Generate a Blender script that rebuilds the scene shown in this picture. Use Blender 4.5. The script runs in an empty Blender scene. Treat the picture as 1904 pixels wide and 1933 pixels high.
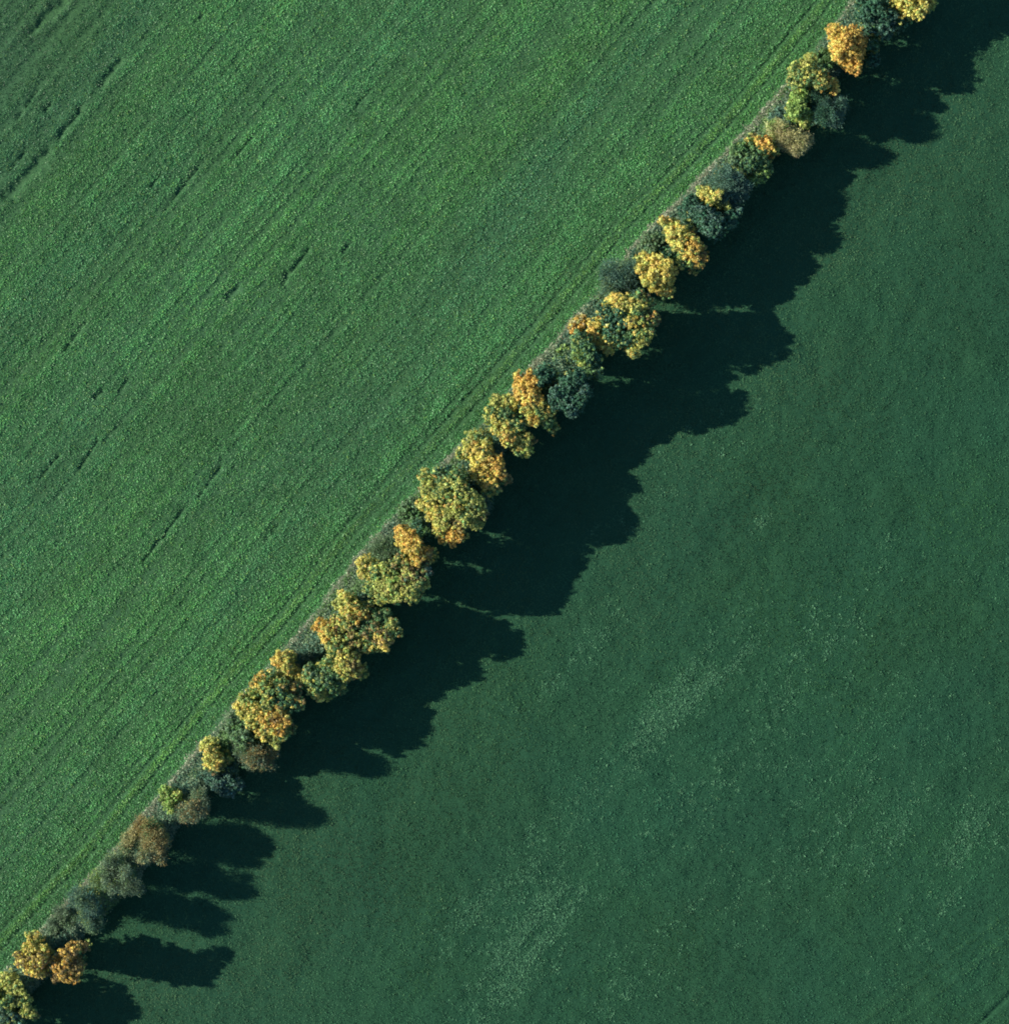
import bpy, math
import numpy as np
from mathutils import Vector

# ------------------------------------------------------------------ camera, sky, sun, exposure
S = bpy.context.scene
COL = S.collection
M_PER_PX = 168.0 / 1904.0            # metres per unit of the plan grid (1904 units across the picture)
CAM_H = 420.0
SUN_EL = math.radians(24.0)
SHADOW_DIR = Vector((1.0, -0.115, 0.0)).normalized()

cam = bpy.data.cameras.new('camera')
cam.sensor_fit = 'HORIZONTAL'
cam.sensor_width = 36.0
cam.lens = 36.0 * CAM_H / 168.0
cam.clip_start = 1.0
cam.clip_end = 6000.0
cam_ob = bpy.data.objects.new('camera', cam)
cam_ob.location = (0, 0, CAM_H)
COL.objects.link(cam_ob)
S.camera = cam_ob

world = bpy.data.worlds.new('World')
S.world = world
world.use_nodes = True
wn = world.node_tree
sky = wn.nodes.new('ShaderNodeTexSky')
sky.sky_type = 'NISHITA'
sky.sun_disc = False
sky.sun_elevation = SUN_EL
sky.sun_rotation = math.atan2(-SHADOW_DIR.x, -SHADOW_DIR.y) % (2 * math.pi)
sky.altitude = 100.0
sky.ozone_density = 4.0
sky.dust_density = 0.4
wn.links.new(sky.outputs[0], wn.nodes['Background'].inputs[0])
wn.nodes['Background'].inputs[1].default_value = 0.085

sun = bpy.data.lights.new('sun', 'SUN')
sun.energy = 5.0
sun.angle = math.radians(0.53)
sun.color = (1.0, 0.93, 0.80)
sun_ob = bpy.data.objects.new('sun', sun)
ldir = Vector((SHADOW_DIR.x * math.cos(SUN_EL), SHADOW_DIR.y * math.cos(SUN_EL), -math.sin(SUN_EL)))
sun_ob.rotation_euler = ldir.to_track_quat('-Z', 'Y').to_euler()
sun_ob.location = (-150, 20, 80)
COL.objects.link(sun_ob)

vs = S.view_settings
vs.view_transform = 'Standard'
vs.look = 'None'
vs.gamma = 1.0
vs.exposure = 1.05
try:
    S.cycles.filter_width = 1.9          # a slightly soft lens
except Exception:
    pass

rng = np.random.default_rng(11)

# ------------------------------------------------------------------ helpers
def px2w(px, py, z=0.0):
    k = M_PER_PX * (CAM_H - z) / CAM_H
    return (px - 952.0) * k, (966.5 - py) * k

def hash2(ix, iy, seed):
    h = (ix.astype(np.int64) * 374761393 + iy.astype(np.int64) * 668265263 + seed * 974634777) & 0xFFFFFFFF
    h = ((h ^ (h >> 13)) * 1274126177) & 0xFFFFFFFF
    return ((h ^ (h >> 16)) & 0xFFFFFF) / float(0xFFFFFF)

def vnoise(x, y, seed=0):
    ix = np.floor(x); iy = np.floor(y)
    fx = x - ix; fy = y - iy
    fx = fx * fx * (3 - 2 * fx); fy = fy * fy * (3 - 2 * fy)
    a = hash2(ix, iy, seed); b = hash2(ix + 1, iy, seed)
    c = hash2(ix, iy + 1, seed); d = hash2(ix + 1, iy + 1, seed)
    return (a * (1 - fx) + b * fx) * (1 - fy) + (c * (1 - fx) + d * fx) * fy

def fbm(x, y, seed=0, o=3):
    v = 0; a = 0.5; tot = 0
    for k in range(o):
        v = v + a * vnoise(x * 2 ** k, y * 2 ** k, seed + k); tot += a; a *= 0.5
    return v / tot

def norm(v):
    return v / np.maximum(np.linalg.norm(v, axis=-1, keepdims=True), 1e-9)

def mesh_obj(name, V, F, mat, parent=None, col=None, smooth=False):
    me = bpy.data.meshes.new(name)
    V = np.asarray(V, np.float32); F = np.asarray(F, np.int32)
    n, k = F.shape
    me.vertices.add(len(V)); me.vertices.foreach_set('co', V.ravel())
    me.loops.add(n * k); me.loops.foreach_set('vertex_index', F.ravel())
    me.polygons.add(n)
    me.polygons.foreach_set('loop_start', np.arange(0, n * k, k, dtype=np.int32))
    if smooth:
        me.polygons.foreach_set('use_smooth', np.ones(n, bool))
    me.update(calc_edges=True)
    if col is not None:
        a = me.attributes.new('leaf_tint', 'FLOAT_COLOR', 'FACE')
        c4 = np.ones((n, 4), np.float32); c4[:, :3] = col
        a.data.foreach_set('color', c4.ravel())
    me.materials.append(mat)
    o = bpy.data.objects.new(name, me)
    COL.objects.link(o)
    if parent is not None:
        o.parent = parent
    return o

def quads(C, U, W):
    """leaf quads from centres and two half axes"""
    n = len(C)
    V = np.stack([C - U, C - W, C + U, C + W], 1)
    return V.reshape(-1, 3), np.arange(n * 4).reshape(n, 4)

def tube(pts, rad, seg=7):
    pts = np.asarray(pts, float); n = len(pts)
    V = []; F = []
    for i in range(n):
        d = pts[min(i + 1, n - 1)] - pts[max(i - 1, 0)]
        d = d / (np.linalg.norm(d) + 1e-9)
        a = np.cross(d, (0.31, 0.95, 0.05)); a /= np.linalg.norm(a) + 1e-9
        b = np.cross(d, a)
        for k in range(seg):
            t = 2 * math.pi * k / seg
            V.append(pts[i] + rad[i] * (math.cos(t) * a + math.sin(t) * b))
    for i in range(n - 1):
        for k in range(seg):
            F.append((i * seg + k, i * seg + (k + 1) % seg, (i + 1) * seg + (k + 1) % seg, (i + 1) * seg + k))
    return V, F

class Bag:
    def __init__(s): s.V = []; s.F = []; s.n = 0
    def add(s, V, F):
        V = np.asarray(V, float); F = np.asarray(F, int)
        s.V.append(V); s.F.append(F + s.n); s.n += len(V)
    def out(s): return np.concatenate(s.V), np.concatenate(s.F)

# ------------------------------------------------------------------ materials
def leaf_mat(name, transl=0.25, rough=0.6, spec=0.25):
    m = bpy.data.materials.new(name); m.use_nodes = True
    nt = m.node_tree; N = nt.nodes; L = nt.links
    p = N['Principled BSDF']; out = N['Material Output']
    at = N.new('ShaderNodeAttribute'); at.attribute_name = 'leaf_tint'
    L.new(at.outputs['Color'], p.inputs['Base Color'])
    p.inputs['Roughness'].default_value = rough
    p.inputs['Specular IOR Level'].default_value = spec
    tr = N.new('ShaderNodeBsdfTranslucent'); L.new(at.outputs['Color'], tr.inputs['Color'])
    mx = N.new('ShaderNodeMixShader'); mx.inputs[0].default_value = transl
    L.new(p.outputs[0], mx.inputs[1]); L.new(tr.outputs[0], mx.inputs[2])
    L.new(mx.outputs[0], out.inputs['Surface'])
    return m

def ground_mat(name, c0, c1, c2, scale, bump, patch_scale=0.05):
    m = bpy.data.materials.new(name); m.use_nodes = True
    nt = m.node_tree; N = nt.nodes; L = nt.links
    p = N['Principled BSDF']
    p.inputs['Roughness'].default_value = 0.85
    p.inputs['Specular IOR Level'].default_value = 0.15
    tc = N.new('ShaderNodeTexCoord')
    n1 = N.new('ShaderNodeTexNoise'); n1.inputs['Scale'].default_value = scale; n1.inputs['Detail'].default_value = 4
    n2 = N.new('ShaderNodeTexNoise'); n2.inputs['Scale'].default_value = patch_scale; n2.inputs['Detail'].default_value = 5
    for n in (n1, n2): L.new(tc.outputs['Object'], n.inputs['Vector'])
    r = N.new('ShaderNodeValToRGB')
    r.color_ramp.elements[0].position = 0.32; r.color_ramp.elements[0].color = (*c0, 1)
    r.color_ramp.elements[1].position = 0.68; r.color_ramp.elements[1].color = (*c1, 1)
    L.new(n1.outputs['Fac'], r.inputs[0])
    mp = N.new('ShaderNodeMapRange'); mp.inputs[1].default_value = 0.42; mp.inputs[2].default_value = 0.62
    L.new(n2.outputs['Fac'], mp.inputs[0])
    mx = N.new('ShaderNodeMix'); mx.data_type = 'RGBA'; mx.inputs['B'].default_value = (*c2, 1)
    L.new(mp.outputs[0], mx.inputs['Factor']); L.new(r.outputs[0], mx.inputs['A'])
    L.new(mx.outputs['Result'], p.inputs['Base Color'])
    b = N.new('ShaderNodeBump'); b.inputs['Strength'].default_value = bump; b.inputs['Distance'].default_value = 0.08
    n3 = N.new('ShaderNodeTexNoise'); n3.inputs['Scale'].default_value = 3.5; n3.inputs['Detail'].default_value = 3
    L.new(tc.outputs['Object'], n3.inputs['Vector'])
    L.new(n3.outputs['Fac'], b.inputs['Height']); L.new(b.outputs[0], p.inputs['Normal'])
    return m

def bark_mat():
    m = bpy.data.materials.new('bark'); m.use_nodes = True
    nt = m.node_tree; N = nt.nodes; L = nt.links
    p = N['Principled BSDF']; p.inputs['Roughness'].default_value = 0.9
    n = N.new('ShaderNodeTexNoise'); n.inputs['Scale'].default_value = 6; n.inputs['Detail'].default_value = 5
    tc = N.new('ShaderNodeTexCoord'); L.new(tc.outputs['Object'], n.inputs['Vector'])
    r = N.new('ShaderNodeValToRGB')
    r.color_ramp.elements[0].color = (.05, .05, .038, 1); r.color_ramp.elements[1].color = (.16, .155, .125, 1)
    L.new(n.outputs['Fac'], r.inputs[0]); L.new(r.outputs[0], p.inputs['Base Color'])
    return m

MAT_LEAF = leaf_mat('autumn_leaves', 0.3)
MAT_CROP = leaf_mat('crop_leaves', 0.2, 0.5, 0.3)
MAT_GRASS = leaf_mat('grass_blades', 0.2, 0.7, 0.2)
MAT_BARK = bark_mat()
MAT_FIELD = ground_mat('crop_ground', (.021, .062, .027), (.047, .126, .043), (.033, .093, .039), 4.5, 0.8)
MAT_PAST = ground_mat('pasture_turf', (.009, .043, .021), (.017, .070, .030), (.012, .056, .027), 4.5, 0.6)
MAT_BANK = ground_mat('hedge_bank_litter', (.040, .105, .052), (.115, .19, .095), (.055, .145, .065), 1.8, 0.8, 0.3)

# ------------------------------------------------------------------ hedge-aligned coordinates
MARGIN = [(1720, -130), (1610, 0), (1585, 40), (1530, 105), (1490, 155), (1450, 205), (1400, 262), (1340, 322),
          (1300, 370), (1250, 412), (1200, 465), (1150, 530), (1100, 585), (1060, 640), (1010, 690), (960, 750),
          (900, 815), (840, 880), (790, 930), (740, 985), (690, 1040), (640, 1105), (590, 1170), (540, 1230),
          (480, 1290), (430, 1350), (375, 1420), (330, 1470), (290, 1520), (245, 1580), (195, 1640), (140, 1695),
          (85, 1755), (30, 1815), (-15, 1865), (-130, 1990)]
D = np.array((0.657, 0.754)); D /= np.linalg.norm(D)
NRM = np.array((D[1], -D[0]))
mw = np.array([px2w(*p) for p in MARGIN])
ms = mw @ D; mt = mw @ NRM
order = np.argsort(ms); ms = ms[order]; mt = mt[order]
ssm = np.linspace(ms[0] - 5, ms[-1] + 5, 300)
tsm = np.interp(ssm, ms, mt)
ker = np.ones(9) / 9
tsm = np.convolve(np.pad(tsm, 4, mode='edge'), ker, mode='valid')
def tM(s): return np.interp(s, ssm, tsm)
def to_xy(s, t): return s[..., None] * D + t[..., None] * NRM
def to_st(x, y): return x * D[0] + y * D[1], x * NRM[0] + y * NRM[1]

GASH = [(582, 470, 541, 525, 4.5), (541, 518, 535, 532, 7), (448, 543, 428, 562, 5), (416, 883, 375, 937, 3.5),
        (345, 963, 308, 1012, 4.5), (302, 1018, 268, 1062, 3.5), (162, 608, 122, 660, 3.5), (192, 740, 176, 753, 4),
        (185, 830, 150, 882, 2.5), (112, 858, 75, 902, 2.5), (372, 318, 310, 398, 3), (664, 456, 646, 476, 3.5),
        (228, 111, 190, 158, 7), (150, 212, 112, 258, 8), (90, 285, 18, 372, 11), (69, 172, 32, 226, 4), (122, 2, 55, 64, 10),
        (330, 255, 318, 272, 4), (300, 330, 285, 352, 3.5), (260, 690, 225, 735, 2.5),
        (525, 990, 500, 1020, 2), (700, 165, 672, 200, 2), (480, 250, 440, 300, 2)]
_g = np.random.default_rng(5)
for _ in range(30):                                  # short bare slips in the thin corner of the crop
    a, b = _g.uniform(-20, 420), _g.uniform(-20, 420)
    if a * .78 + b * .62 > 300 * _g.uniform(.5, 1.25): continue
    l = _g.uniform(8, 55)
    GASH.append((a, b, a - l * .62, b + l * .78, _g.uniform(1.5, 4.5)))
for _ in range(26):                                  # small thin spots elsewhere
    a, b = _g.uniform(0, 1500), _g.uniform(0, 1700)
    l = _g.uniform(3, 26)
    GASH.append((a, b, a - l * .62, b + l * .76, _g.uniform(1.2, 2.2)))
def gash_field(x, y):
    """0..1 : how much of the crop is missing at world x, y"""
    out = np.zeros_like(x)
    for (x1, y1, x2, y2, w) in GASH:
        a = np.array(px2w(x1, y1)); b = np.array(px2w(x2, y2)); d = b - a; L2 = d @ d
        m = w * M_PER_PX * 2 + .2
        k = np.nonzero((x > min(a[0], b[0]) - m) & (x < max(a[0], b[0]) + m) & (y > min(a[1], b[1]) - m) & (y < max(a[1], b[1]) + m))
        X = x[k]; Y = y[k]
        u = np.clip(((X - a[0]) * d[0] + (Y - a[1]) * d[1]) / L2, 0, 1)
        dist = np.hypot(X - a[0] - u * d[0], Y - a[1] - u * d[1])
        ww = w * M_PER_PX * (0.05 + 1.0 * vnoise(X * 1.1, Y * 1.1, 5) + 0.9 * vnoise(X * 0.3, Y * 0.3, 6))
        out[k] = np.maximum(out[k], np.clip(1.4 - dist / ww, 0, 1))
    return out

def corner_field(x, y):
    """1 in the thin, wet part of the crop towards the far top-left corner"""
    px = x / M_PER_PX + 952; py = 966.5 - y / M_PER_PX
    d = px * 0.78 + py * 0.62 + 90 * (fbm(x * .05, y * .05, 31) - .5)
    return np.clip((330 - d) / 260, 0, 1)

DITCH = [(1835, 1950), (1850, 1933), (1904, 1880), (1990, 1800)]
TRACKS = [[(1600, 1950), (1700, 1875), (1800, 1800), (1904, 1722), (2000, 1650)],
          [(1668, 1950), (1760, 1880), (1850, 1812), (1904, 1770), (2000, 1695)]]
def line_dist(x, y, pts):
    out = np.full_like(x, 1e9)
    for p, q in zip(pts[:-1], pts[1:]):
        a = np.array(px2w(*p)); b = np.array(px2w(*q)); d = b - a
        u = np.clip(((x - a[0]) * d[0] + (y - a[1]) * d[1]) / (d @ d), 0, 1)
        out = np.minimum(out, np.hypot(x - a[0] - u * d[0], y - a[1] - u * d[1]))
    return out

def row_noise(s, t, seed=3):
    return 0.55 * vnoise(s * 0.012 + 40, t * 1.5, seed) + 0.2 * vnoise(s * 0.06 + 40, t * 1.5, seed + 3) + 0.25 * vnoise(s * 0.02 + 9, t * 0.45, seed + 7)

def ground_z(x, y):
    s, t = to_st(x, y)
    d = t - tM(s)
    left = np.clip(-d / 1.0, 0, 1)
    right = np.clip((d - 3.2) / 1.5, 0, 1)
    bank = (1 - left) * (1 - right)
    z = 0.35 * bank * (0.6 + 0.8 * fbm(x * .4, y * .4, 2))
    z = z + left * ((row_noise(s, t) - .5) * 0.20 + (fbm(x * 1.4, y * 1.4, 8, 2) - .5) * 0.15 - 0.34 * gash_field(x, y)
                    - 0.16 * (np.clip(1 - np.abs(d + 3.1) / .4, 0, 1) + np.clip(1 - np.abs(d + 5.2) / .4, 0, 1)))
    z = z + right * ((fbm(x * 1.3, y * 1.3, 12, 2) - .5) * 0.11 + (fbm(x * .25, y * .25, 15) - .5) * 0.35
                     - 0.28 * np.clip(1.3 - line_dist(x, y, DITCH) / 0.45, 0, 1)
                     + 0.10 * (np.clip(1 - line_dist(x, y, TRACKS[0]) / 0.5, 0, 1) + np.clip(1 - line_dist(x, y, TRACKS[1]) / 0.5, 0, 1)))
    fade = np.clip((260 - np.hypot(x, y)) / 100, 0, 1)
    return z * fade

# ------------------------------------------------------------------ ground sheets (share their borders)
STEP = 0.36
far = np.array([132, 150, 180, 240, 340, 500, 800, 1300, 2200.])
sline = np.concatenate([-far[::-1], np.arange(-128, 128.01, STEP), far])
tl = np.concatenate([-far[::-1] - 1, np.arange(-128, 0, STEP), [0.]])
tm = np.linspace(0, 4.4, 14)
tr = np.concatenate([[4.4], np.arange(4.4 + STEP, 130, STEP), far + 2])
def sheet(name, offs, mat, label=None):
    sg, og = np.meshgrid(sline, offs, indexing='ij')
    # follow the hedge line near it, relax to straight far away
    relax = np.clip((400 - np.abs(og)) / 300, 0, 1)
    tg = og + tM(sg) * relax
    xy = to_xy(sg, tg)
    z = ground_z(xy[..., 0], xy[..., 1])
    V = np.dstack([xy, z]).reshape(-1, 3)
    a, b = sg.shape
    idx = np.arange(a * b).reshape(a, b)
    F = np.stack([idx[:-1, :-1], idx[:-1, 1:], idx[1:, 1:], idx[1:, :-1]], -1).reshape(-1, 4)[:, ::-1]
    o = mesh_obj(name, V, F, mat, smooth=True)
    o['kind'] = 'structure'
    return o
sheet('crop_field', tl, MAT_FIELD)['label'] = 'rough green arable field in rows on the sunlit side of the hedge'
sheet('hedge_bank', tm, MAT_BANK)['label'] = 'low earth bank with leaf litter carrying the hedgerow'
sheet('pasture', tr, MAT_PAST)['label'] = 'smooth blue green meadow on the shaded side of the hedge'

# ------------------------------------------------------------------ ground cover (stuff)
def in_frame(x, y, m=8):
    return (np.abs(x) < 84 + m) & (np.abs(y) < 85.4 + m)

def blades(P, col, size, tilt=(0.25, 1.0), per=4, spread=0.12, aspect=0.38, jit=0.2):
    """tufts of leaf quads: per quads about each point"""
    n = len(P)
    P = np.repeat(P, per, 0); c = np.repeat(col, per, 0); sz = np.repeat(size, per)
    m = len(P)
    az = rng.uniform(0, 2 * math.pi, m); el = rng.uniform(*tilt, m)
    U = np.stack([np.cos(az) * np.cos(el), np.sin(az) * np.cos(el), np.sin(el)], 1)
    W = np.stack([-np.sin(az), np.cos(az), rng.normal(0, .25, m)], 1)
    sz = sz * rng.uniform(.65, 1.35, m)
    C = P + U * (sz * .5)[:, None]
    C[:, :2] += rng.normal(0, spread, (m, 2))
    V, F = quads(C, U * (sz * .5)[:, None], W * (sz * .5 * aspect)[:, None])
    c = c * rng.uniform(1 - jit, 1 + jit, (m, 1))
    return V, F, c

# crop on the sunlit field
n = 1500000
x = rng.uniform(-94, 94, n); y = rng.uniform(-95, 95, n)
s, t = to_st(x, y); d = t - tM(s)
rn = row_noise(s, t)
cor = corner_field(x, y)
keep = (d < -0.4) & (rng.random(n) < 0.25 + 1.3 * np.clip(rn - .22, 0, .6)) & (gash_field(x, y) < .35 + .65 * (rng.random(n) < .3))
keep &= rng.random(n) > 0.12 * cor
keep &= ~((np.abs(d + 3.1) < .28) | (np.abs(d + 5.2) < .25)) | (rng.random(n) < .25)
x, y, s, t, d, rn, cor = [a[keep] for a in (x, y, s, t, d, rn, cor)]
n = len(x)
base = np.array((.078, .252, .068)); blue = np.array((.058, .205, .088)); lime = np.array((.140, .305, .064)); pale = np.array((.15, .34, .12))
mixb = np.clip(fbm(s * .015, t * .12, 21) * 1.6 - .45 + .9 * cor, 0, 1)[:, None]
c = base * (1 - mixb) + blue * mixb
tram = (np.clip(1 - np.abs(d + 4.15) / .7, 0, 1) * .75)[:, None]
c = c * (1 - tram) + lime * tram
u = rng.random(n)
c[u < .07] = lime * .9
c[u < .014] = pale
c = c * (0.70 + 0.6 * rn)[:, None]
c = c * (0.65 + 0.7 * fbm(x * .35, y * .35, 44, 3))[:, None] * (0.8 + .4 * fbm(s * .02, t * .06, 46, 3))[:, None]
P = np.stack([x, y, ground_z(x, y) - .02], 1)
size = (0.18 + .11 * rng.random(n)) * (1 - .2 * cor)
c = c * (1 - .58 * cor)[:, None]
V, F, cc = blades(P, c, size, per=2, aspect=.48, jit=.3)
o = mesh_obj('crop_plants', V, F, MAT_CROP, col=cc)
o['kind'] = 'stuff'; o['label'] = 'leafy green crop plants growing in rows across the field'; o['category'] = 'crop'

# grass of the pasture
n = 560000
x = rng.uniform(-94, 94, n); y = rng.uniform(-95, 95, n)
s, t = to_st(x, y); d = t - tM(s)
keep = (d > 3.6 + 1.6 * (fbm(s * .3, t * 0, 17) - .5) + .8 * rng.random(n)) & (line_dist(x, y, DITCH) > .4)
x, y, s, t, d = [a[keep] for a in (x, y, s, t, d)]
n = len(x)
g1 = np.array((.024, .096, .034)); g2 = np.array((.018, .088, .046)); g3 = np.array((.045, .108, .045))
m1 = np.clip(fbm(x * .07, y * .07, 61) * 1.8 - .4, 0, 1)[:, None]
m2 = (np.clip(1.2 - (d - 16) / 34, 0, 1) * np.clip(fbm(x * .09, y * .09, 63) * 1.5 - .1, 0, 1))[:, None]
c = g1 * (1 - m1) + g2 * m1
c = c * (1 - m2) + g3 * m2
tk = np.maximum(np.clip(1 - line_dist(x, y, TRACKS[0]) / .6, 0, 1), np.clip(1 - line_dist(x, y, TRACKS[1]) / .6, 0, 1))[:, None] * .6
c = c * (1 - tk) + np.array((.05, .14, .052)) * tk
c = c * (0.7 + 0.6 * fbm(x * .5, y * .5, 47, 3))[:, None] * (0.55 + .9 * fbm(x * .05, y * .05, 49, 4))[:, None] * (.74 + .52 * (.6 * vnoise(s * .012, t * .55, 53) + .4 * vnoise(s * .03, t * 1.6, 54)))[:, None]
c[rng.random(n) < .006] = (.09, .19, .08)
V, F, cc = blades(np.stack([x, y, ground_z(x, y) - .02], 1), c, 0.15 + .13 * rng.random(n), tilt=(.1, .9), per=2, spread=.2, aspect=.45, jit=.3)
o = mesh_obj('meadow_grass', V, F, MAT_GRASS, col=cc)
o['kind'] = 'stuff'; o['label'] = 'short blue green grass covering the meadow'; o['category'] = 'grass'

# pale weeds in the pasture, in drifts
DRIFT = [(1350, 1275, 45, 25, 150), (1290, 1320, 70, 40, 260), (1210, 1380, 60, 30, 120), (1010, 1760, 50, 35, 330), (985, 1820, 45, 60, 300),
         (1060, 1570, 70, 45, 110), (950, 1690, 60, 40, 90), (880, 1730, 40, 30, 50), (1600, 1560, 90, 60, 110), (1830, 1560, 55, 40, 110),
         (1690, 1580, 60, 40, 60), (1780, 1700, 70, 30, 60), (1090, 1240, 60, 30, 40), (1550, 1220, 80, 50, 90), (1440, 980, 8, 6, 8),
         (1360, 1470, 160, 120, 120), (1650, 1400, 150, 120, 110), (1200, 1850, 120, 50, 90), (1300, 880, 120, 60, 30)]
DRIFT2 = [(a, b, w * 1.25, h * 1.25, k * 2) for a, b, w, h, k in DRIFT]
al = np.concatenate([rng.normal(0, 1.0 * max(w, h), k) for a, b, w, h, k in DRIFT2])
ac = np.concatenate([rng.normal(0, .42 * min(w, h), k) for a, b, w, h, k in DRIFT2])
px = np.concatenate([np.full(k, a) for a, b, w, h, k in DRIFT2]) + al * .66 + ac * .75
py = np.concatenate([np.full(k, b) for a, b, w, h, k in DRIFT2]) - al * .75 + ac * .66
x, y = px2w(px, py)
q = rng.integers(4, 14, len(x)); sp = rng.uniform(.15, .55, len(x))
x = np.repeat(x, q); y = np.repeat(y, q); sp = np.repeat(sp, q)
x = x + rng.normal(0, 1, len(x)) * sp; y = y + rng.normal(0, 1, len(x)) * sp
s, t = to_st(x, y)
k = (t - tM(s) > 8) & (fbm(s * .14, t * .5, 91, 3) + .34 * rng.random(len(x)) > .62)
x, y = x[k], y[k]; n = len(x)
c = np.array((.034, .126, .060)) + rng.random((n, 1)) ** 2.6 * np.array((.085, .16, .085))
V, F, cc = blades(np.stack([x, y, ground_z(x, y)], 1), c, .14 + .13 * rng.random(n) ** 2, tilt=(.0, .8), per=4, spread=.14, aspect=.6)
o = mesh_obj('meadow_weeds', V, F, MAT_GRASS, col=cc)
o['kind'] = 'stuff'; o['label'] = 'pale broad leaved weeds in drifts across the meadow'; o['category'] = 'weeds'

# dry grass edge and undergrowth on the bank
n = 60000
s = rng.uniform(ms[0], ms[-1], n); d = np.abs(rng.normal(0, 1, n)) * 1.0 * np.sign(rng.random(n) - .3)
d = d * .34 + .2
xy = to_xy(s, tM(s) + d + .7 * (fbm(s * .4, s * 0 + 3, 9) - .5)); x, y = xy[:, 0], xy[:, 1]
pat = fbm(s * .16, d * .3, 71)
keep = rng.random(n) < np.clip((pat - .28) * 3.2, .06, 1)
x, y, d, s = x[keep], y[keep], d[keep], s[keep]; n = len(x)
pal = np.array([(.48, .50, .37), (.38, .42, .30), (.23, .30, .18), (.42, .42, .30)])
c = pal[rng.integers(0, 4, n)]
V, F, cc = blades(np.stack([x, y, ground_z(x, y)], 1), c, .3 + .3 * rng.random(n), tilt=(.2, 1.1), per=3, spread=.15, aspect=.2)
o = mesh_obj('dry_grass', V, F, MAT_GRASS, col=cc)
o['kind'] = 'stuff'; o['label'] = 'pale dry grass along the field edge beside the hedge'; o['category'] = 'grass'

n = 30000
s = rng.uniform(ms[0], ms[-1], n); d = rng.uniform(.15, 5.4, n)
xy = to_xy(s, tM(s) + d); x, y = xy[:, 0], xy[:, 1]
pal = np.array([(.085, .18, .10), (.16, .24, .145), (.065, .155, .10), (.17, .25, .14), (.13, .25, .085)])
pick = np.floor(np.clip(fbm(s * .12, d * .35, 81) * 1.5 - .25 + rng.normal(0, .13, n), 0, .999) * 5).astype(int)
c = pal[pick]
z = ground_z(x, y) + rng.random(n) * (.2 + .8 * fbm(x * .3, y * .3, 88) + 2.0 * np.clip((d - 1.2) / 1.2, 0, 1) * np.clip((5.4 - d) / 1.2, 0, 1) * np.clip(2.4 * fbm(x * .25, y * .25, 89) - .4, .1, 1.2))
V, F, cc = blades(np.stack([x, y, z], 1), c, .25 + .2 * rng.random(n), tilt=(-.2, 1.0), per=7, spread=.22, aspect=.5)
o = mesh_obj('undergrowth', V, F, MAT_LEAF, col=cc)
o['kind'] = 'stuff'; o['label'] = 'tangled low undergrowth beneath the hedgerow trees'; o['category'] = 'undergrowth'

# ------------------------------------------------------------------ trees and bushes
PAL = {'Y': (.71, .575, .15), 'O': (.63, .42, .10), 'L': (.42, .45, .125), 'H': (.26, .39, .105), 'G': (.115, .225, .085),
       'T': (.054, .145, .082), 'U': (.088, .178, .128), 'B': (.135, .205, .122), 'K': (.40, .385, .18), 'N': (.28, .225, .09), 'E': (.145, .240, .120)}

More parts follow.
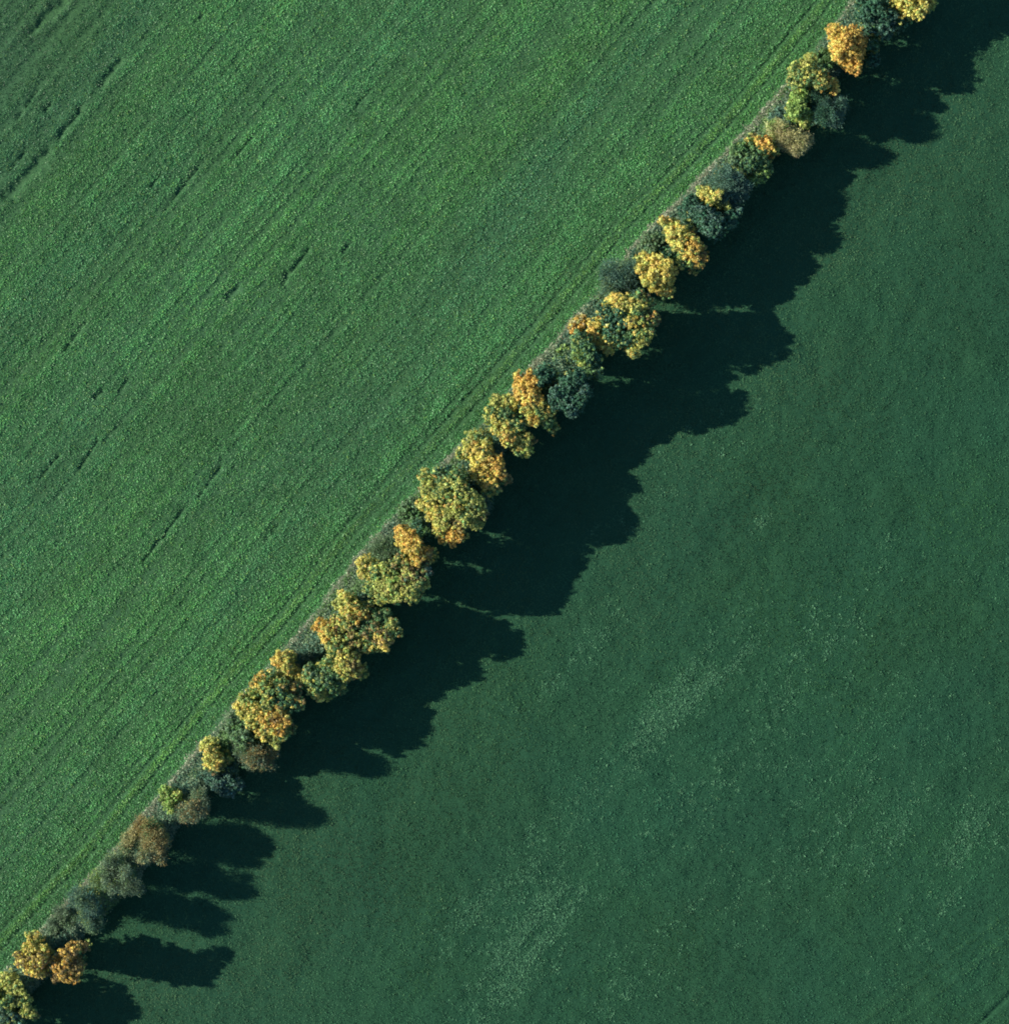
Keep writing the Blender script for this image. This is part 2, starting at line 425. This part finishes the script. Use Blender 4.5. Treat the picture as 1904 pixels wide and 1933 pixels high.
def crown_leaves(lobes, style, zbot, alls=''):
    """lobes: x y z r(m) colours -> leaf quads gathered in clumps over the lobes' outsides"""
    Cs = []; Us = []; Ws = []; cols = []
    for (cx, cy, cz, r, code) in lobes:
        dens = 4.6 if style == 'leaf' else 4.6
        nc = max(14, int(dens * 4 * math.pi * r * r * .62))
        v = norm(rng.normal(0, 1, (nc, 3)))
        v[:, 2] = np.where(v[:, 2] < -.45, -v[:, 2], v[:, 2])
        # uneven: bulges of the lobe
        bul = 1 + .22 * np.sin(v[:, 0] * 5 + cx) * np.sin(v[:, 1] * 5 + cy * 2) * np.cos(v[:, 2] * 4 + cx)
        rr = r * bul * rng.uniform(.42, 1.10, nc) ** .8
        rr[rng.random(nc) < .05] *= 1.14
        cc = np.array((cx, cy, cz)) + v * rr[:, None] * np.array((1, 1, .92))
        base = np.array([PAL[k] for k in code])[rng.integers(0, len(code), nc)]
        if alls:                                         # some clumps take another of the tree's colours
            alt = np.array([PAL[k] for k in alls])[rng.integers(0, len(alls), nc)]
            base = np.where(rng.random((nc, 1)) < .2, alt, base)
        base = base * np.exp(rng.normal(0, .25, (nc, 1))) * np.exp(rng.normal(0, .05, (nc, 3)))
        if style == 'leaf':
            per = 17; cr = rng.uniform(.20, .38, nc)
            w = norm(rng.normal(0, 1, (nc, per, 3)) + v[:, None, :] * .55)
            C = cc[:, None, :] + w * (cr[:, None] * rng.uniform(.55, 1.05, (nc, per)))[..., None]
            nn = norm(w + rng.normal(0, .45, w.shape))
            a = norm(np.cross(nn, rng.normal(0, 1, w.shape))); b = np.cross(nn, a)
            sz = rng.uniform(.09, .17, (nc, per, 1))
            U = a * sz; W = b * sz * .8
        else:                                            # twigs with sparse small leaves
            per = 13
            w = norm(rng.normal(0, 1, (nc, per, 3)) * .55 + v[:, None, :] + np.array((0, 0, .35)))
            C = cc[:, None, :] + rng.normal(0, .28, w.shape)
            a = w; b = norm(np.cross(a, rng.normal(0, 1, w.shape)))
            thin = rng.random((nc, per, 1)) < .45
            ln = np.where(thin, rng.uniform(.22, .5, (nc, per, 1)), rng.uniform(.08, .15, (nc, per, 1)))
            wd = np.where(thin, .035, .09)
            U = a * ln; W = b * wd
        Cs.append(C.reshape(-1, 3)); Us.append(U.reshape(-1, 3)); Ws.append(W.reshape(-1, 3))
        cl = np.repeat(base[:, None, :], per, 1) * np.exp(rng.normal(0, .10, (nc, per, 1)))
        cols.append(cl.reshape(-1, 3))
    C = np.concatenate(Cs); k = C[:, 2] > zbot
    V, F = quads(C[k], np.concatenate(Us)[k], np.concatenate(Ws)[k])
    return V, F, np.clip(np.concatenate(cols)[k], 0, .8)

def plant(name, cat, h, label, spec, style='leaf', group=None, apex=None, part='crown'):
    L = []
    for tok in spec.split():
        q = tok.split(',')
        L.append((float(q[0]), float(q[1]), float(q[2]), q[3], float(q[4]) if len(q) > 4 else None))
    w = np.array([l[2] ** 2 for l in L]); P = np.array([(l[0], l[1]) for l in L])
    ctr = np.array(apex) if apex else (P * w[:, None]).sum(0) / w.sum()
    R = max(np.linalg.norm(P - ctr, axis=1).max() + 8, 20)
    lob = []
    for (px, py, r, code, hf) in L:
        rm = r * M_PER_PX * (1.17 if style == 'leaf' else 1.32)
        dd = np.linalg.norm(np.array((px, py)) - ctr) / R
        top = h * (hf if hf else (1 - .30 * dd ** 1.8))
        z = max(top - rm, rm * .75)
        x, y = px2w(px, py, z)
        lob.append((x, y, z, rm, code))
    big = []
    for (x, y, z, rm, code) in lob:
        if rm > 1.05:
            big.append((x, y, z, rm * .86, code))
            for q in range(3):
                a = rng.uniform(0, 6.28); f = rng.uniform(.6, .85)
                big.append((x + math.cos(a) * rm * f, y + math.sin(a) * rm * f, z + rm * rng.uniform(-.25, .55), rm * rng.uniform(.36, .5), code))
    bx = np.average([l[0] for l in lob], weights=w); by = np.average([l[1] for l in lob], weights=w)
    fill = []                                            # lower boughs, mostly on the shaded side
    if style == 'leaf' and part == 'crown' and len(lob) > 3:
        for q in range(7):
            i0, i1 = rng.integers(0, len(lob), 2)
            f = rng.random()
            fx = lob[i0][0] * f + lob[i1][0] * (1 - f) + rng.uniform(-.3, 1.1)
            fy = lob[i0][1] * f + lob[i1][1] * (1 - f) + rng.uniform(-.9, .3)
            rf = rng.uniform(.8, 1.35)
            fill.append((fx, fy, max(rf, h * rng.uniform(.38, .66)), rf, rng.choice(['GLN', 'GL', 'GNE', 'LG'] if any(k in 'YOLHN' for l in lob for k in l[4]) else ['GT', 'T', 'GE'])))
    # inner leaf mass that closes the crown below the outer lobes
    inner = []
    for (x, y, z, rm, code) in lob:
        z2 = z - rm * 1.1; k = 1
        while z2 > rm * .3 and k < 6:
            f = max(.5, .93 - .12 * k)
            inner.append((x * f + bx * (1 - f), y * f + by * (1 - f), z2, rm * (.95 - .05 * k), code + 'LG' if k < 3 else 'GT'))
            z2 -= rm * 1.2; k += 1
    root = bpy.data.objects.new(name, None)
    root.empty_display_size = 1.0
    root.location = (bx, by, 0.0)
    root['label'] = label; root['category'] = cat
    if group: root['group'] = group
    COL.objects.link(root)
    V, F, c = crown_leaves([l for l in lob if l[3] <= 1.05] + big + inner + fill, style, .2, ''.join(l[4] for l in lob))
    off = np.array((bx, by, 0.0))
    mesh_obj(part, V - off, F, MAT_LEAF, root, col=c)
    bag = Bag()
    if part == 'crown':
        r0 = .045 * h + .02
        zt = h * .5
        lean = rng.normal(0, .25, 2)
        pts = [(0, 0, -.3), (lean[0] * .2, lean[1] * .2, zt * .35), (lean[0] * .6, lean[1] * .6, zt * .7), (lean[0], lean[1], zt), (lean[0], lean[1], h * .78)]
        bag.add(*tube(pts, [r0 * 1.35, r0, r0 * .8, r0 * .6, r0 * .12], 9))
        for (x, y, z, rm, code) in lob:
            e = np.array((x, y, z)) - off
            st = np.array((lean[0] * .8, lean[1] * .8, min(zt * .8, z * .7)))
            mid = st * .45 + e * .55 + np.array((0, 0, -.3)) + rng.normal(0, .15, 3)
            bag.add(*tube([st, mid, e, e + (e - mid) * .35], [r0 * .45, r0 * .26, r0 * .13, r0 * .04], 6))
            for q in range(3):
                e2 = e + norm(rng.normal(0, 1, 3)) * rm * .8
                bag.add(*tube([mid, (mid + e2) / 2 + rng.normal(0, .1, 3), e2], [r0 * .16, r0 * .1, r0 * .03], 5))
        V, F = bag.out(); mesh_obj('trunk', V, F, MAT_BARK, root, smooth=True)
    else:
        for (x, y, z, rm, code) in lob:
            e = np.array((x, y, z)) - off
            for q in range(6 if style == 'leaf' else 12):
                e2 = e + norm(rng.normal(0, 1, 3)) * rm * rng.uniform(.5, .95)
                b0 = np.array((e[0] * .35, e[1] * .35, -.1)) + np.append(rng.normal(0, .2, 2), 0)
                bag.add(*tube([b0, b0 * .4 + e2 * .6 + np.array((0, 0, .25)), e2], [.06, .035, .012], 5))
        V, F = bag.out(); mesh_obj('stems', V, F, MAT_BARK, root, smooth=True)
    return root

GT = 'trees along the field hedge'; GB = 'bushes along the field hedge'
def tree(h, label, spec, style='leaf', apex=None, name='hedgerow_tree'):
    return plant(name, 'tree', h, label, spec, style, GT, apex)
def bush(h, label, spec, style='leaf', apex=None, name='hedgerow_bush'):
    return plant(name, 'bush', h, label, spec, style, GB, apex, 'foliage')

# from the upper right end of the hedge down to the lower left end
tree(11, 'bright yellow tree cut by the top edge of the picture', '1714,8,28,YYL 1735,-18,28,Y 1752,4,15,L 1700,-15,22,YL')  # dimmer right lobe: its shade is put into the leaf colour
tree(9.5, 'dark blue green tree between the top yellow tree and the pale field edge', '1655,18,30,T 1665,48,24,TU 1690,44,20,T 1640,-8,24,T 1630,30,14,T')
tree(10.5, 'deep orange teardrop shaped tree, the most orange crown near the upper right end', '1585,70,20,YO 1608,70,22,O 1598,92,24,O 1612,114,17,O 1590,95,17,YO 1615,130,10,O')
bush(6.5, 'narrow dark green bush on the shaded side of the deep orange tree', '1648,88,11,TG 1647,112,12,TT')
bush(4, 'low mid green bush filling the gap below the deep orange tree', '1560,112,16,G 1575,108,12,GT 1548,108,12,G')
tree(10, 'open olive tree with loose orange tips on its right side', '1520,130,23,L 1500,140,17,LG 1540,145,20,LG 1558,153,16,OL 1575,165,10,YO 1512,152,14,LG')
tree(8.6, 'narrow lime green tree with a smooth crown above the buff bush', '1508,183,17,H 1506,204,18,H 1520,222,13,HL 1500,195,12,H')
tree(8.8, 'thin grey green tree with ragged twigs to the right of the lime green tree', '1545,190,19,T 1560,206,18,TU 1580,205,15,U 1577,225,10,U 1550,222,10,T', 'twig')
bush(3, 'low blue green bush between the lime tree and the field edge', '1475,215,14,U 1485,232,10,T 1465,222,10,U')
bush(7.6, 'buff coloured feathery bush, broad and pale, below the lime green tree', '1460,240,13,KH 1480,254,17,K 1500,263,17,K 1516,266,14,K 1508,280,11,K', 'twig')
tree(7.4, 'small vivid orange tree tucked against the left side of the buff bush', '1447,270,12,O 1453,282,9,O 1430,267,8,YO 1411,266,6,YH')
tree(8, 'dull mid green tree with a hollow middle, below the small vivid orange tree', '1400,286,20,G 1432,292,18,G 1412,308,18,GT 1440,316,15,GH 1430,332,14,GH 1390,300,12,E')
tree(9.2, 'blue grey tree with thin outer leaves below the dull green hollow tree', '1362,335,19,U 1385,345,19,U 1400,357,15,U 1372,360,14,U 1387,376,12,U', 'twig')
tree(9.6, 'small lemon yellow tree squeezed between a blue grey and a dark teal tree', '1330,367,13,LY 1348,373,13,LY 1366,386,11,LL 1322,358,8,H')
tree(10, 'wide dark teal tree with pale twig ends, just under the lemon yellow tree', '1308,395,21,T 1333,410,22,TU 1355,425,18,T 1343,434,14,TU 1376,410,15,T 1391,398,10,U 1300,382,12,T')
tree(10, 'yellow tree turning rusty orange at its lower right, under the wide dark teal tree', '1262,424,15,YL 1281,438,19,YL 1276,452,15,YL 1300,458,19,YLO 1305,478,18,OY 1321,477,15,ON 1292,495,12,LG 1312,495,12,GO')
bush(5, 'grey green bush between the two yellow trees right of centre', '1232,455,18,E 1220,468,14,E 1258,478,14,T 1268,492,10,G')
tree(10.6, 'clear yellow round tree, evenly coloured, at the upper middle of the hedge', '1215,492,16,YL 1235,496,18,Y 1221,510,17,YL 1245,516,20,Y 1260,521,16,Y 1240,538,15,Y 1252,545,11,YO 1228,530,12,YL')
bush(8.8, 'smoky blue grey bush left of the clear yellow round tree', '1158,512,20,U 1178,524,20,U 1195,542,16,U 1150,535,16,UE 1180,505,12,E', 'twig')
tree(11.6, 'large round teal tree flecked with yellow around its rim', '1160,570,17,Y 1181,577,17,YL 1202,580,16,LY 1150,602,20,T 1176,605,20,T 1205,600,17,GL 1190,608,10,Y 1216,620,16,GL 1210,644,14,L 1196,660,12,LY 1118,612,12,Y 1121,627,11,YO 1127,640,11,Y 1145,652,14,YL 1160,630,18,TG 1185,640,16,TG 1231,600,13,NG 1140,580,14,T 1205,562,13,GL,.92 1226,570,11,GN,.85', apex=(1200, 595))  # brown lobe at far right is crown shade painted as leaf colour
bush(6, 'small peach orange bush at the field edge beside the large yellow flecked tree', '1091,612,13,OK 1084,620,10,O 1098,603,9,OK')
tree(11.2, 'small mid green tree with lime lower edge below the peach orange bush', '1095,645,16,G 1110,660,16,TG 1120,676,13,T 1090,668,12,GH 1115,690,12,T 1098,684,9,LH 1120,704,13,TG,.92 1103,702,11,TG,.8', apex=(1112, 660))
bush(2.5, 'low lime green bush at the field edge left of the small mid green tree', '1063,665,13,HE 1072,680,10,HE 1055,678,9,E')
tree(13, 'largest dark teal tree, no yellow in it, with a dark hollow facing the field', '1080,722,20,T 1092,714,14,T 1062,738,18,TU 1077,756,20,TU 1095,750,15,T 1055,760,14,T 1078,775,12,U 1101,735,9,U 1030,703,16,T 1022,715,12,T', apex=(1088, 718))
tree(11, 'orange topped tree green at its base, against the largest dark teal tree', '985,725,17,YO 1004,715,13,O 1001,736,18,O 986,746,15,YO 1008,755,16,YO 1000,770,15,YL 1020,775,16,LG 1006,790,12,YO 1030,790,16,G 1041,770,12,LY 1041,805,11,LG')
tree(10.6, 'olive tree with an orange stripe across its middle, below the orange topped tree', '940,765,17,L 960,760,14,LY 930,785,16,LG 955,785,16,G 940,805,16,YL 976,802,15,G 962,822,18,YOL 986,831,15,YL 981,848,14,GL 996,851,10,L 922,782,12,GL 1000,830,11,GN,.7')
tree(11, 'golden yellow tree with olive top, next above the largest crown in the hedge', '890,830,16,L 911,824,15,LG 896,850,16,YL 916,850,16,YL 906,870,18,Y 926,876,18,YO 937,881,14,O 906,895,16,Y 926,905,16,YO 926,922,13,LG 945,892,12,NO 950,905,11,GN,.7 870,850,12,LG', apex=(922, 880))  # brown lobe on the right edge carries the crown's shade in its colour
tree(12.8, 'biggest tree of the hedge, olive green with an orange bottom edge', '806,900,17,LG 840,900,23,GT 865,896,17,G 811,925,18,L 806,950,15,YL 840,930,22,GL 870,930,19,LG 890,946,18,L 861,955,20,L 822,965,17,YL 836,980,16,L 880,970,18,LG 902,962,15,L 895,985,15,L 831,1000,15,YL 846,1011,15,O 861,1010,13,O 866,994,12,N 912,975,10,NL', apex=(872, 940))
bush(8, 'blue grey bush pressed against the shaded side of the biggest olive tree', '902,944,15,U 905,930,11,U 915,955,9,U', 'twig')
bush(4, 'grey green low bush left of the biggest olive tree, at the field edge', '765,963,16,EG 783,972,15,GE 775,950,11,E')
bush(5, 'small teal bush between the biggest tree and the amber tree', '797,1003,11,TG 790,992,9,T 803,1012,8,T')
tree(12.8, 'amber orange tree, narrow and slanting, just below the biggest tree', '760,1008,14,O 772,1020,15,O 781,1036,14,OY 790,1050,13,OY 801,1045,12,ON 786,1061,9,YO 757,1022,9,Y 803,1060,11,GN,.82 768,1046,11,GLO,.7')
bush(4, 'pale grey brown bramble bush left of the amber orange tree', '722,1028,16,BE 738,1043,17,BE 752,1058,16,BE 710,1045,12,E 740,1022,11,E', 'twig')
tree(11.4, 'wide mottled yellow green tree with shade coloured brown on its right side, below the amber tree', '690,1060,13,LY 696,1080,15,LY 716,1086,18,GL 721,1106,16,L 736,1080,16,LH 746,1100,16,LH 736,1120,13,L 760,1121,14,L 776,1126,10,L 770,1095,16,NL 786,1106,12,LG 790,1085,13,NG 806,1080,9,U 720,1128,12,GL 702,1108,13,LG 748,1062,12,GLN 770,1075,13,GNL 795,1072,12,GN,.9', apex=(772, 1092))  # brown lobes paint the crown's shaded right side into the leaves
tree(10.2, 'soft gold tree at the field edge below the wide mottled tree', '650,1130,14,YL 661,1145,16,YL 681,1155,15,OL 692,1166,11,ON 640,1142,11,L 668,1174,15,LGN 700,1150,12,GL 648,1170,12,LG')
tree(10.6, 'dark green tree speckled with gold on the shaded side of the soft gold tree', '715,1165,17,G 740,1180,15,GL 700,1195,16,GN 721,1200,16,NY 746,1191,12,YG 700,1220,14,YG 726,1216,10,Y 690,1180,13,GE', apex=(722, 1188))
tree(8.4, 'copper orange small tree at the field edge beside the gold speckled dark tree', '605,1180,12,O 613,1195,12,OY 621,1207,12,YO 631,1180,12,LN 640,1200,12,L 622,1192,10,LY 648,1184,13,GLN 628,1215,12,GL')
tree(10.2, 'yellow green tree with shade dappled brown on its right side, below the gold speckled tree', '635,1225,16,LG 651,1240,16,YL 646,1260,14,LY 651,1275,12,YL 666,1250,14,LN 671,1268,12,NY 625,1240,12,LG 660,1207,16,GLN 682,1217,14,LGN,.8 625,1265,11,GL')  # shade on the right of this crown is painted as brown leaves
tree(9, 'sage green tree edged with yellow only along its left side', '575,1286,14,YL 565,1275,12,YL 590,1270,16,GE 606,1285,18,GE 590,1300,14,LG 601,1312,11,YL 620,1275,16,GE 631,1294,14,GT 640,1268,13,GL 616,1256,13,GL 640,1300,10,GN,.7')
tree(8.2, 'small golden tree beside a dark gap at the field edge, above the sage green tree', '530,1246,13,Y 545,1240,12,YL 541,1260,12,YL 551,1275,9,YL 524,1250,9,O')
tree(11, 'broad tree half dark green and half yellow with a coral lower right', '490,1285,14,LO 500,1300,16,LG 471,1315,15,LH 456,1335,14,YL 480,1340,18,YL 506,1330,16,LG 501,1355,18,YLO 476,1365,13,LY 521,1350,16,ON 536,1356,12,O 511,1370,16,OL 526,1375,12,O 501,1385,14,YL 521,1396,12,L 535,1386,10,LG 524,1310,18,GT 545,1326,18,GT 560,1325,12,NG 515,1276,14,GL 531,1290,14,GL 556,1300,13,GN,.8 545,1375,11,GN,.7', apex=(520, 1345))
bush(9.6, 'dull moss green bush in the shade below the broad half dark tree', '443,1372,17,GE 460,1386,20,GE 470,1402,16,GE 452,1360,12,E')
tree(9.8, 'bare looking grey brown tree with upright twigs under the moss green bush', '486,1428,15,BN 501,1438,13,BN 475,1434,14,BBN 508,1426,10,BN 462,1420,14,BG', 'twig')
tree(8.6, 'small upright yellow olive tree standing left of the moss green bush', '395,1405,13,L 399,1420,12,LY 395,1440,13,LY 412,1436,10,YO')
tree(5.4, 'grey teal tree with loose lower twigs under the upright yellow olive tree', '430,1440,14,T 403,1466,18,U 420,1480,18,U 440,1476,14,TU 430,1496,12,U 451,1482,9,U')
bush(5.5, 'light lime bush at the field edge below the grey teal tree', '315,1500,13,H 331,1505,11,HL 318,1520,12,H')
tree(9.5, 'ring shaped grey brown thicket to the right of the light lime bush', '345,1536,12,BBN 364,1536,15,BBN 378,1520,13,BBN 376,1502,10,BE', 'twig')
bush(8.8, 'russet brown dome shaped bush with stems spreading from its middle', '270,1560,13,N 286,1566,15,NG 286,1586,18,NK 302,1590,14,N 280,1608,16,BK 296,1614,13,NB', 'twig', name='russet_bush')
bush(2.2, 'straw pale tussock of reeds left of the russet dome bush', '252,1573,9,K 243,1586,10,K 235,1600,8,KE', 'twig')
tree(9.2, 'sparse grey tree with long bare twigs below the russet dome bush', '213,1622,13,B 205,1642,15,BE 187,1660,14,EH 210,1662,14,B 240,1672,13,B 260,1676,10,B 236,1645,9,B', 'twig', apex=(240, 1660))
tree(10, 'ash grey green tree with fine white green tips, next below the sparse grey tree', '150,1690,15,U 166,1702,16,UE 166,1735,14,UE 181,1746,10,E 172,1718,12,U', 'twig', apex=(175, 1720))
bush(3.5, 'mauve grey low bush above the tarnished gold tree', '115,1730,14,B 131,1740,12,BE 100,1750,11,B', 'twig')
tree(11.2, 'tarnished gold tree with scalloped rim near the lower left corner', '62,1770,12,LY 56,1790,14,YL 45,1810,16,YN 70,1815,14,YN 60,1830,14,OY 81,1797,11,LY 81,1836,10,YN')
tree(11.4, 'brown orange tree with scattered tufts right of the tarnished gold tree', '106,1810,11,NO,.85 131,1800,13,NO,1 121,1825,16,NO,.93 136,1842,16,NO,.9 111,1842,11,N,.82 147,1825,12,N,.88 141,1788,9,NO,.97')
tree(8.6, 'yellow green tree at the lower left corner with a blue grey underside', '15,1850,16,L 31,1870,16,L 20,1892,18,LG 46,1890,14,LG 51,1910,12,L 8,1920,18,UE 36,1928,13,UG -20,1880,18,LG -10,1960,20,G')
